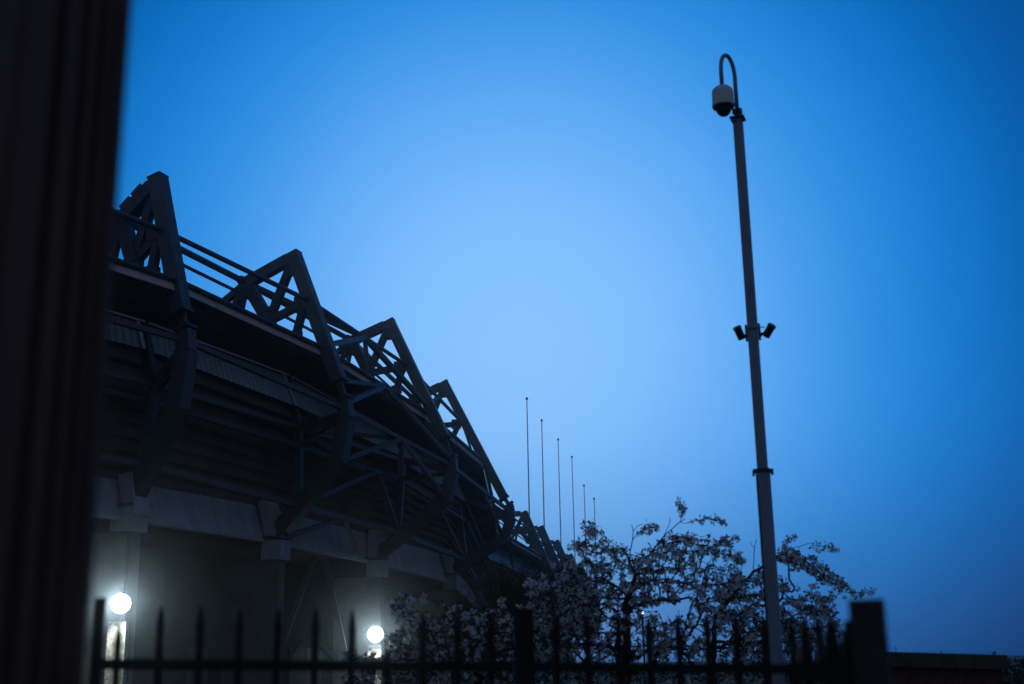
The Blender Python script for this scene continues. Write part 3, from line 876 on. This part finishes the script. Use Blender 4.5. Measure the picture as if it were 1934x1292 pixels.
# ------------------------------------------------------------------ foliage makers
def leaf_mesh(name, P, size, matl, parent, droop=0.3, seed=0, aspect=0.45, **kw):
    g_ = np.random.default_rng(seed)
    n = len(P)
    P = np.asarray(P, float)
    d = g_.normal(size=(n, 3)); d[:, 2] -= droop; d /= np.linalg.norm(d, axis=1)[:, None]
    u_ = g_.normal(size=(n, 3)); u_ -= (u_ * d).sum(1)[:, None] * d; u_ /= np.linalg.norm(u_, axis=1)[:, None]
    nn = np.cross(d, u_)
    s_ = (size * g_.uniform(0.6, 1.25, n))[:, None]
    a = P; b = P + d * s_ * .5 + u_ * s_ * aspect / 2 + nn * s_ * .06; c = P + d * s_ ; e = P + d * s_ * .5 - u_ * s_ * aspect / 2 + nn * s_ * .06
    V = np.stack([a, b, c, e], 1).reshape(-1, 3)
    off = np.zeros(3); q = parent
    while q is not None:
        off += np.array(q.location); q = q.parent
    V = V - off
    F = np.arange(4 * n).reshape(-1, 4)
    me = bpy.data.meshes.new(name)
    me.from_pydata(V.tolist(), [], F.tolist())
    me.materials.append(matl)
    return link(bpy.data.objects.new(name, me), parent, **kw)

def cluster_verts(seed, npet, R):
    g_ = np.random.default_rng(seed)
    V, F = [np.zeros(3)], []
    nf = npet // 6 + 2
    cents = g_.normal(size=(nf, 3)); cents /= np.linalg.norm(cents, axis=1)[:, None]; cents *= R * g_.uniform(.55, 1.0, nf)[:, None]
    for c in cents:
        nrm = c / np.linalg.norm(c)
        t = np.cross(nrm, g_.normal(size=3)); t /= np.linalg.norm(t); b = np.cross(nrm, t)
        r = R * g_.uniform(.34, .50)
        k0 = g_.uniform(0, 6)
        dr = lambda a, rr, h: c + (t * math.cos(a) + b * math.sin(a)) * rr + nrm * h
        cidx = len(V)
        V.append(c)
        for j in range(5):
            a0 = k0 + j * math.tau / 5
            base = len(V)
            up = g_.uniform(.05, .55) * r
            V += [dr(a0 - .5, .78 * r, up * .6), dr(a0, r, up), dr(a0 + .5, .78 * r, up * .6)]
            F.append((cidx, base, base + 1, base + 2))
        F.append((0, cidx, cidx + 1))
    return np.array(V), F
CL = [cluster_verts(s, 42, 0.036) for s in range(6)]
CLM = []
for V, F in CL:
    me = bpy.data.meshes.new('blossom_cluster'); me.from_pydata(V.tolist(), [], F); me.materials.append(PETAL); CLM.append(me)

def in_poly(x, y, poly):
    c = False
    j = len(poly) - 1
    for i in range(len(poly)):
        xi, yi = poly[i]; xj, yj = poly[j]
        if (yi > y) != (yj > y) and x < (xj - xi) * (y - yi) / (yj - yi) + xi:
            c = not c
        j = i
    return c

def blossom_tree(name, label, Y, limbs, polys, ntarget, dspread, bdens, seed, r_tip=0.0035, singles=220, bare=(), csize=1.0):
    g_ = random.Random(seed)
    base = at(limbs[0][0][0], limbs[0][0][1], Y)
    e = empty(name, label, 'tree', (base.x, Y, 0), 'white-flowering cherry trees')
    nodes, parent, chains = [], [], []
    def chain(pts, pidx):
        idx = [pidx] if pidx is not None else []
        for p_ in pts:
            nodes.append(p_); parent.append(idx[-1] if idx else -1); idx.append(len(nodes) - 1)
        chains.append(idx)
    def resample(pts, step):
        out_ = []
        for a, b in zip(pts[:-1], pts[1:]):
            n_ = max(1, int((b - a).length / step))
            for k in range(n_):
                out_.append(a.lerp(b, k / n_))
        out_.append(pts[-1])
        return out_
    tipset = []
    for li, lb in enumerate(limbs):
        pts = [at(px, py, Y + dy) for px, py, dy in lb]
        if li == 0:
            pts = [Vector((pts[0].x, Y + lb[0][2], 0.0))] + pts
        pts = resample(pts, 0.07)
        pts = [p_ + Vector((g_.uniform(-1, 1), g_.uniform(-1, 1), g_.uniform(-1, 1))) * 0.008 for p_ in pts]
        if li == 0:
            chain(pts, None)
        else:
            j = min(range(len(nodes)), key=lambda k: (nodes[k] - pts[0]).length)
            chain(pts[1:] if (nodes[j] - pts[0]).length < 0.05 else pts, j)
        if li > 0 and li not in bare:
            tipset.append(chains[-1])
    # grow to scattered targets, nearest first
    T_ = []
    for poly, frac in polys:
        xs = [p_[0] for p_ in poly]; ys = [p_[1] for p_ in poly]
        n_ = int(ntarget * frac)
        while n_ > 0:
            x, y = g_.uniform(min(xs), max(xs)), g_.uniform(min(ys), max(ys))
            if in_poly(x, y, poly):
                T_.append(at(x, y, Y + g_.gauss(0, dspread))); n_ -= 1
    root = nodes[min(range(len(nodes)), key=lambda k: abs(nodes[k].z - 1.6))]
    T_.sort(key=lambda p_: (p_ - root).length)
    NA = np.array([tuple(p_) for p_ in nodes])
    for tg in T_:
        dist = ((NA - np.array(tg)) ** 2).sum(1)
        dist = dist + np.where(NA[:, 2] < 0.9, 4, 0)
        j = int(dist.argmin())
        s0 = nodes[j]
        ln = (tg - s0).length
        if ln < 0.05: continue
        n_ = max(3, int(ln / 0.06))
        hd_ = Vector(((tg - s0).x, (tg - s0).y, 0))
        ctrl = s0.lerp(tg, 0.45) + Vector((g_.uniform(-.1, .1), g_.uniform(-.1, .1), g_.uniform(.05, .28))) * ln
        pts = []
        for k in range(1, n_ + 1):
            t = k / n_
            pts.append(s0 * (1 - t) ** 2 + ctrl * 2 * t * (1 - t) + tg * t * t + Vector((g_.uniform(-1, 1), g_.uniform(-1, 1), g_.uniform(-1, 1))) * 0.004)
        chain(pts, j)
        tipset.append(chains[-1])
        NA = np.vstack([NA, np.array([tuple(p_) for p_ in pts])])
    cnt = [1.0] * len(nodes)
    for k in range(len(nodes) - 1, 0, -1):
        if parent[k] >= 0 and parent[k] < k:
            pass
    # accumulate tips only
    kids = [0] * len(nodes)
    for k, p_ in enumerate(parent):
        if p_ >= 0: kids[p_] += 1
    cnt = [0.0] * len(nodes)
    for k in range(len(nodes) - 1, -1, -1):
        if kids[k] == 0: cnt[k] += 1
        if parent[k] >= 0: cnt[parent[k]] += cnt[k]
    R_ = [r_tip * c ** 0.46 for c in cnt]
    tk, br = MB(), MB()
    for ci, idx in enumerate(chains):
        if len(idx) < 2: continue
        rs = [R_[k] for k in idx]
        if ci > 0: rs[0] = min(rs[0], rs[1] * 1.15)
        (tk if ci == 0 else br).tube([nodes[k] for k in idx], rs, 6 if rs[0] > 0.01 else 4, cap=True)
    tk.build('trunk', BARK, e)
    br.build('branches', BARK, e)
    # blossom positions
    BP, LP_ = [], []
    for ti_, idx in enumerate(tipset):
        heavy = 1.45 if (g_.random() < 0.52 or ti_ < len(limbs) - 1 - len(bare)) else 0.2
        for q_, k in enumerate(idx[1:]):
            if R_[k] > r_tip * 3.2: continue
            w_ = (q_ + 1) / len(idx)
            if g_.random() < bdens * heavy * (0.35 + 0.9 * w_):
                p_ = nodes[k] + Vector((g_.gauss(0, .02), g_.gauss(0, .02), -abs(g_.gauss(0.022, .02))))
                BP.append(p_)
                for _ in range(g_.randint(2, 6)):
                    LP_.append(p_ + Vector((g_.gauss(0, .022), g_.gauss(0, .022), g_.gauss(.022, .015))))
            if g_.random() < 0.45:
                LP_.append(nodes[k])
        if ti_ < len(limbs) - 1 - len(bare):
            for q_ in range(9):
                k = idx[-1 - min(len(idx) - 1, q_ // 3)]
                p_ = nodes[k] + Vector((g_.gauss(0, .035), g_.gauss(0, .035), g_.gauss(-.01, .025)))
                BP.append(p_); LP_ += [p_, p_ + Vector((.01, 0, .03)), p_ + Vector((-.02, 0, .03))]
    print(name, 'nodes', len(nodes), 'blossoms', len(BP), 'leaves', len(LP_))
    # outermost / highest clusters are single objects, the rest one mass
    order = sorted(range(len(BP)), key=lambda k: -(BP[k].z - 0.15 * (BP[k] - Vector((0, 0, EYE))).length))
    single = set(order[:singles])
    V_, F_, off = [], [], 0
    eo = np.array(e.location)
    for k, p_ in enumerate(BP):
        s_ = g_.uniform(.65, 1.25) * csize
        if k in single:
            o = bpy.data.objects.new('blossom_cluster', g_.choice(CLM))
            o.location = Vector(tuple(np.array(p_) - eo)); o.scale = (s_, s_, s_ * 1.0)
            o.rotation_euler = (g_.uniform(0, 6), g_.uniform(0, 6), g_.uniform(0, 6))
            link(o, e)
            continue
        v, f = CL[g_.randrange(6)]
        Rm = np.array(Matrix.Rotation(g_.uniform(0, 6.28), 3, Vector((g_.gauss(0, 1), g_.gauss(0, 1), g_.gauss(0, 1))).normalized()))
        V_.append(v @ Rm.T * s_ + np.array(p_) - eo)
        F_ += [tuple(i + off for i in ff) for ff in f]; off += len(v)
    if V_:
        me = bpy.data.meshes.new('blossom'); me.from_pydata(np.vstack(V_).tolist(), [], F_); me.materials.append(PETAL)
        link(bpy.data.objects.new('blossom', me), e, kind='stuff')
    leaf_mesh('leaves', [tuple(p_) for p_ in LP_], 0.052, LEAF, e, 0.1, seed, kind='stuff')
    return e

# main cherry tree
limbs1 = [
    [(1186, 1250, 0), (1182, 1140, 0), (1200, 1082, 0.05), (1231, 1043, 0.1), (1253, 1012, 0.1), (1294, 979, 0.2)],
    [(1284, 986, 0.2), (1286, 968, 0.2), (1284, 946, 0.25)],
    [(1282, 989, 0.2), (1306, 986, 0.25), (1328, 982, 0.3), (1350, 980, 0.3), (1360, 984, 0.3)],
    [(1200, 1082, 0.05), (1188, 1066, -0.1), (1190, 1045, -0.15), (1194, 1021, -0.15), (1196, 1004, -0.2), (1193, 992, -0.2)],
    [(1196, 1004, -0.2), (1203, 993, -0.2), (1212, 989, -0.2)],
    [(1194, 1021, -0.15), (1206, 1006, -0.2), (1224, 997, -0.3), (1244, 994, -0.3)],
    [(1188, 1060, -0.1), (1185, 1046, -0.2), (1170, 1032, -0.4), (1152, 1021, -0.5), (1133, 1006, -0.6), (1118, 998, -0.7), (1108, 1000, -0.7)],
    [(1186, 1052, -0.2), (1168, 1042, -0.3), (1146, 1036, -0.4), (1120, 1032, -0.5), (1106, 1031, -0.5), (1083, 1029, -0.6)],
    [(1190, 1074, 0), (1174, 1062, -0.1), (1158, 1061, -0.3), (1140, 1066, -0.4), (1122, 1077, -0.5)],
    [(1253, 1013, 0.1), (1262, 992, 0.15), (1266, 979, 0.15)],
    [(1240, 1030, 0.1), (1262, 1014, 0.3), (1300, 1016, 0.5), (1349, 1023, 0.7), (1385, 1020, 0.9)],
    [(1231, 1043, 0.1), (1262, 1026, 0.2), (1290, 1023, 0.3), (1330, 1030, 0.5), (1364, 1046, 0.6), (1388, 1052, 0.7), (1403, 1059, 0.8)],
    [(1183, 1136, 0), (1200, 1112, -0.2), (1226, 1098, -0.4), (1262, 1094, -0.6), (1300, 1104, -0.8), (1330, 1120, -0.9)],
    [(1186, 1125, 0), (1160, 1105, 0.3), (1120, 1096, 0.5), (1076, 1098, 0.7), (1036, 1104, 0.8), (1000, 1105, 0.9)],
    [(1184, 1132, 0), (1150, 1130, -0.3), (1100, 1130, -0.5), (1050, 1150, -0.7), (1010, 1180, -0.8)],
    [(1184, 1150, 0), (1240, 1135, 0.4), (1300, 1130, 0.6), (1360, 1150, 0.8), (1400, 1180, 0.9)],
]
polyA = [(1045, 1100), (1090, 1052), (1140, 1040), (1200, 1030), (1290, 1025), (1350, 1060), (1400, 1090), (1440, 1120), (1440, 1230), (1000, 1230), (992, 1110)]
polyA2 = [(992, 1110), (1040, 1060), (1110, 1060), (1160, 1110), (1160, 1290), (970, 1290), (975, 1150)]
polyA3 = [(960, 1215), (1440, 1215), (1440, 1292), (960, 1292)]
polyA4 = [(1104, 995), (1150, 1020), (1180, 1045), (1170, 1060), (1082, 1035), (1102, 1026)]
polyA5 = [(1250, 1005), (1330, 1010), (1380, 1020), (1400, 1055), (1330, 1050), (1240, 1040)]
blossom_tree('cherry_tree', 'wide white-flowering cherry tree with forked bare leader, left of the square pole', 14.0, limbs1,
             [(polyA, .53), (polyA2, .15), (polyA3, .20), (polyA4, .02), (polyA5, .04)], 1400, 0.6, 0.55, 11, singles=290, bare=(3, 4, 9))
# second cherry behind the pole
limbs2 = [
    [(1346, 1260, 0), (1350, 1168, 0), (1380, 1130, 0), (1407, 1098, 0), (1424, 1080, 0), (1446, 1066, 0.1), (1472, 1048, 0.15), (1505, 1033, 0.2), (1530, 1025, 0.2)],
    [(1530, 1025, 0.2), (1540, 1030, 0.2), (1560, 1031, 0.2), (1576, 1033, 0.25)],
    [(1472, 1047, 0.1), (1490, 1046, 0.1), (1502, 1048, 0.1), (1524, 1062, 0.1), (1549, 1082, 0.1), (1571, 1091, 0.1), (1593, 1105, 0.15), (1608, 1118, 0.2), (1628, 1120, 0.2), (1646, 1117, 0.2)],
    [(1470, 1056, 0.1), (1496, 1061, 0), (1516, 1070, 0), (1536, 1078, 0)],
    [(1420, 1083, 0), (1423, 1060, -0.1), (1426, 1035, -0.1), (1428, 1018, -0.1)],
    [(1425, 1040, -0.1), (1420, 1030, -0.1), (1417, 1023, -0.1)],
    [(1407, 1098, 0), (1440, 1100, 0.2), (1480, 1120, 0.4), (1506, 1143, 0.5), (1540, 1150, 0.5)],
    [(1407, 1099, 0), (1390, 1080, -0.2), (1370, 1075, -0.3)],
    [(1380, 1130, 0), (1430, 1125, 0.4), (1480, 1150, 0.6), (1520, 1190, 0.8)],
    [(1472, 1047, 0.1), (1480, 1034, 0.1), (1490, 1021, 0.1)],
    [(1608, 1118, 0.2), (1590, 1117, 0.2), (1566, 1132, 0.2), (1570, 1160, 0.2)],
]
polyB = [(1380, 1085), (1440, 1075), (1480, 1080), (1500, 1105), (1560, 1122), (1580, 1150), (1592, 1180), (1540, 1235), (1380, 1235), (1350, 1120)]
polyB2 = [(1400, 1170), (1600, 1190), (1600, 1292), (1330, 1292)]
polyB3 = [(1478, 1030), (1530, 1045), (1610, 1108), (1600, 1120), (1520, 1085), (1470, 1060)]
blossom_tree('cherry_tree', 'pale pink cherry tree whose long branch reaches right past the square pole', 15.2, limbs2,
             [(polyB, .60), (polyB2, .28), (polyB3, .12)], 700, 0.5, 0.55, 23, singles=260, bare=(4, 5))
# low cherry at the left
limbs3 = [
    [(905, 1300, 0), (900, 1240, 0), (880, 1200, 0), (850, 1180, 0)],
    [(900, 1245, 0), (850, 1225, -0.2), (800, 1205, -0.3), (760, 1160, -0.4), (745, 1142, -0.4)],
    [(880, 1200, 0), (848, 1150, 0.2), (820, 1134, 0.3), (800, 1128, 0.3), (775, 1128, 0.3), (760, 1132, 0.3)],
    [(880, 1200, 0), (920, 1170, 0.2), (945, 1145, 0.2), (950, 1138, 0.2)],
    [(905, 1262, 0), (840, 1250, -0.3), (760, 1245, -0.4), (690, 1245, -0.5), (660, 1240, -0.5)],
    [(905, 1262, 0), (960, 1220, 0.3), (990, 1180, 0.3), (1000, 1165, 0.3)],
]
polyC = [(790, 1165), (835, 1140), (960, 1150), (985, 1170), (985, 1250), (740, 1250), (725, 1200)]
polyC2 = [(640, 1262), (985, 1240), (985, 1298), (640, 1298)]
polyC3 = [(738, 1130), (775, 1128), (772, 1165), (742, 1165)]
polyC4 = [(655, 1235), (700, 1232), (735, 1250), (735, 1262), (650, 1262)]
blossom_tree('cherry_tree', 'low spreading white cherry tree beside the smaller floodlight, left of the others', 12.5, limbs3,
             [(polyC, .50), (polyC2, .40), (polyC3, .05), (polyC4, .05)], 640, 0.4, 0.60, 31, singles=150, csize=0.85)

# dark feathery tree in front of the stand
def feather_tree(label, px, Y, poly, n, seed):
    g_ = random.Random(seed)
    b = at(px, 1240, Y)
    e = empty('feathery_tree', label, 'tree', (b.x, Y, 0))
    P_ = []
    tips_ = []
    br = MB()
    while len(tips_) < 170:
        xs = [p_[0] for p_ in poly]; ys = [p_[1] for p_ in poly]
        x, y = g_.uniform(min(xs), max(xs)), g_.uniform(min(ys), max(ys))
        if in_poly(x, y, poly):
            tips_.append(at(x, y, Y + g_.gauss(0, .8)))
    for t in tips_:
        s0 = Vector((b.x + g_.gauss(0, .05), Y, g_.uniform(1.2, max(1.4, t.z * .8))))
        c = s0.lerp(t, .5) + Vector((0, 0, .35))
        pts = [s0 * (1 - k) ** 2 + c * 2 * k * (1 - k) + t * k * k for k in (0, .25, .5, .75, 1)]
        br.tube(pts, [.022, .016, .012, .008, .004], 4)
        for _ in range(n // 170):
            k = g_.uniform(.35, 1.08)
            q_ = s0 * (1 - k) ** 2 + c * 2 * k * (1 - k) + t * k * k
            P_.append(tuple(q_ + Vector((g_.gauss(0, .09), g_.gauss(0, .09), g_.gauss(-.06, .11)))))
    MB().tube([(b.x, Y, 0), (b.x + .05, Y, 1.6), (b.x - .03, Y, 3.0), (b.x, Y, 4.1)], [.14, .1, .06, .02], 8).build('trunk', BARK, e)
    br.build('branches', BARK, e)
    leaf_mesh('foliage', P_, .13, NEEDLE, e, 1.2, seed, aspect=.14, kind='stuff')
feather_tree('dark feathery drooping tree between the stand and the white blossom', 950, 34.0,
             [(862, 1110), (880, 1075), (920, 1052), (975, 1048), (1030, 1062), (1070, 1100), (1075, 1215), (870, 1215)], 16000, 5)
# shrub at the far right end of the wall
def shrub(label, px, Y, r, zc, seed):
    g_ = random.Random(seed)
    b = at(px, 1260, Y)
    e = empty('shrub', label, 'shrub', (b.x, Y, 0))
    P_ = []
    br = MB()
    for k in range(40):
        a_ = g_.uniform(0, 6.28); rr = r * math.sqrt(g_.random()); h = (zc + r * .55) * g_.uniform(.6, 1) * (1 - .35 * (rr / r) ** 2)
        t = Vector((b.x + rr * math.cos(a_), Y + rr * math.sin(a_), h))
        br.tube([(b.x, Y, 0), ((b.x * 2 + t.x) / 3, (Y * 2 + t.y) / 3, h * .5), t], [.02, .012, .004], 4)
        for _ in range(170):
            q_ = t + Vector((g_.gauss(0, .12), g_.gauss(0, .12), g_.gauss(-.1, .12)))
            P_.append(tuple(q_))
    br.build('stems', BARK, e)
    leaf_mesh('foliage', P_, .06, LEAF, e, .1, seed, aspect=.6, kind='stuff')
shrub('dark rounded shrub at the right-hand end of the brick wall', 1918, 11.6, 0.75, 1.22, 4)

# leafy screen added behind the cherries to cover the bright far ground
def screen_hedge(label, pxa, pxb, Y, h):
    a, b = at(pxa, 1250, Y), at(pxb, 1250, Y + 3)
    e = empty('screen_hedge', label, 'screen_hedge', (a.x, Y, 0))
    g_ = random.Random(9)
    P_ = []
    br = MB()
    L_ = (Vector((b.x, b.y, 0)) - Vector((a.x, a.y, 0)))
    for k in range(int(L_.length / .25)):
        q_ = Vector((a.x, a.y, 0)) + L_ * (k * .25 / L_.length)
        br.tube([q_, q_ + Vector((g_.gauss(0, .08), g_.gauss(0, .08), h * .8))], [.015, .006], 4)
    br.build('stems', BARK, e)
    for _ in range(int(L_.length * 1100)):
        q_ = Vector((a.x, a.y, 0)) + L_ * g_.random() + Vector((0, g_.gauss(0, .22), 0))
        P_.append((q_.x, q_.y, min(h + g_.gauss(0, .04), h * g_.uniform(.02, 1.08))))
    leaf_mesh('foliage', P_, .085, LEAF, e, .1, 3, aspect=.6, kind='stuff')
screen_hedge('long low dark leafy screen added behind the cherry trees to cover the bright ground', 985, 2060, 26.0, 1.47)

# far lamps glimpsed through the blossom
FARL = emit('far_lamp', (0.9, 1.0, 0.95), 3)
for (px, py, y, lab) in ((1213, 1157, 62, 'tiny distant white lamp seen through the middle of the big cherry tree'),
                         (1233, 1192, 58, 'tiny distant lamp seen lower through the big cherry tree')):
    c = at(px, py, y)
    e = empty('distant_lamp', lab, 'street lamp', (c.x, y, 0))
    MB().tube([(c.x, y, -0.05), (c.x, y, c.z - 0.1)], 0.05, 8).build('post', STEELD, e)
    MB().lathe(c, [(.02, -.07), (.06, -.05), (.075, 0), (.06, .05), (.02, .07)], 12).build('globe', FARL, e, smooth=True)
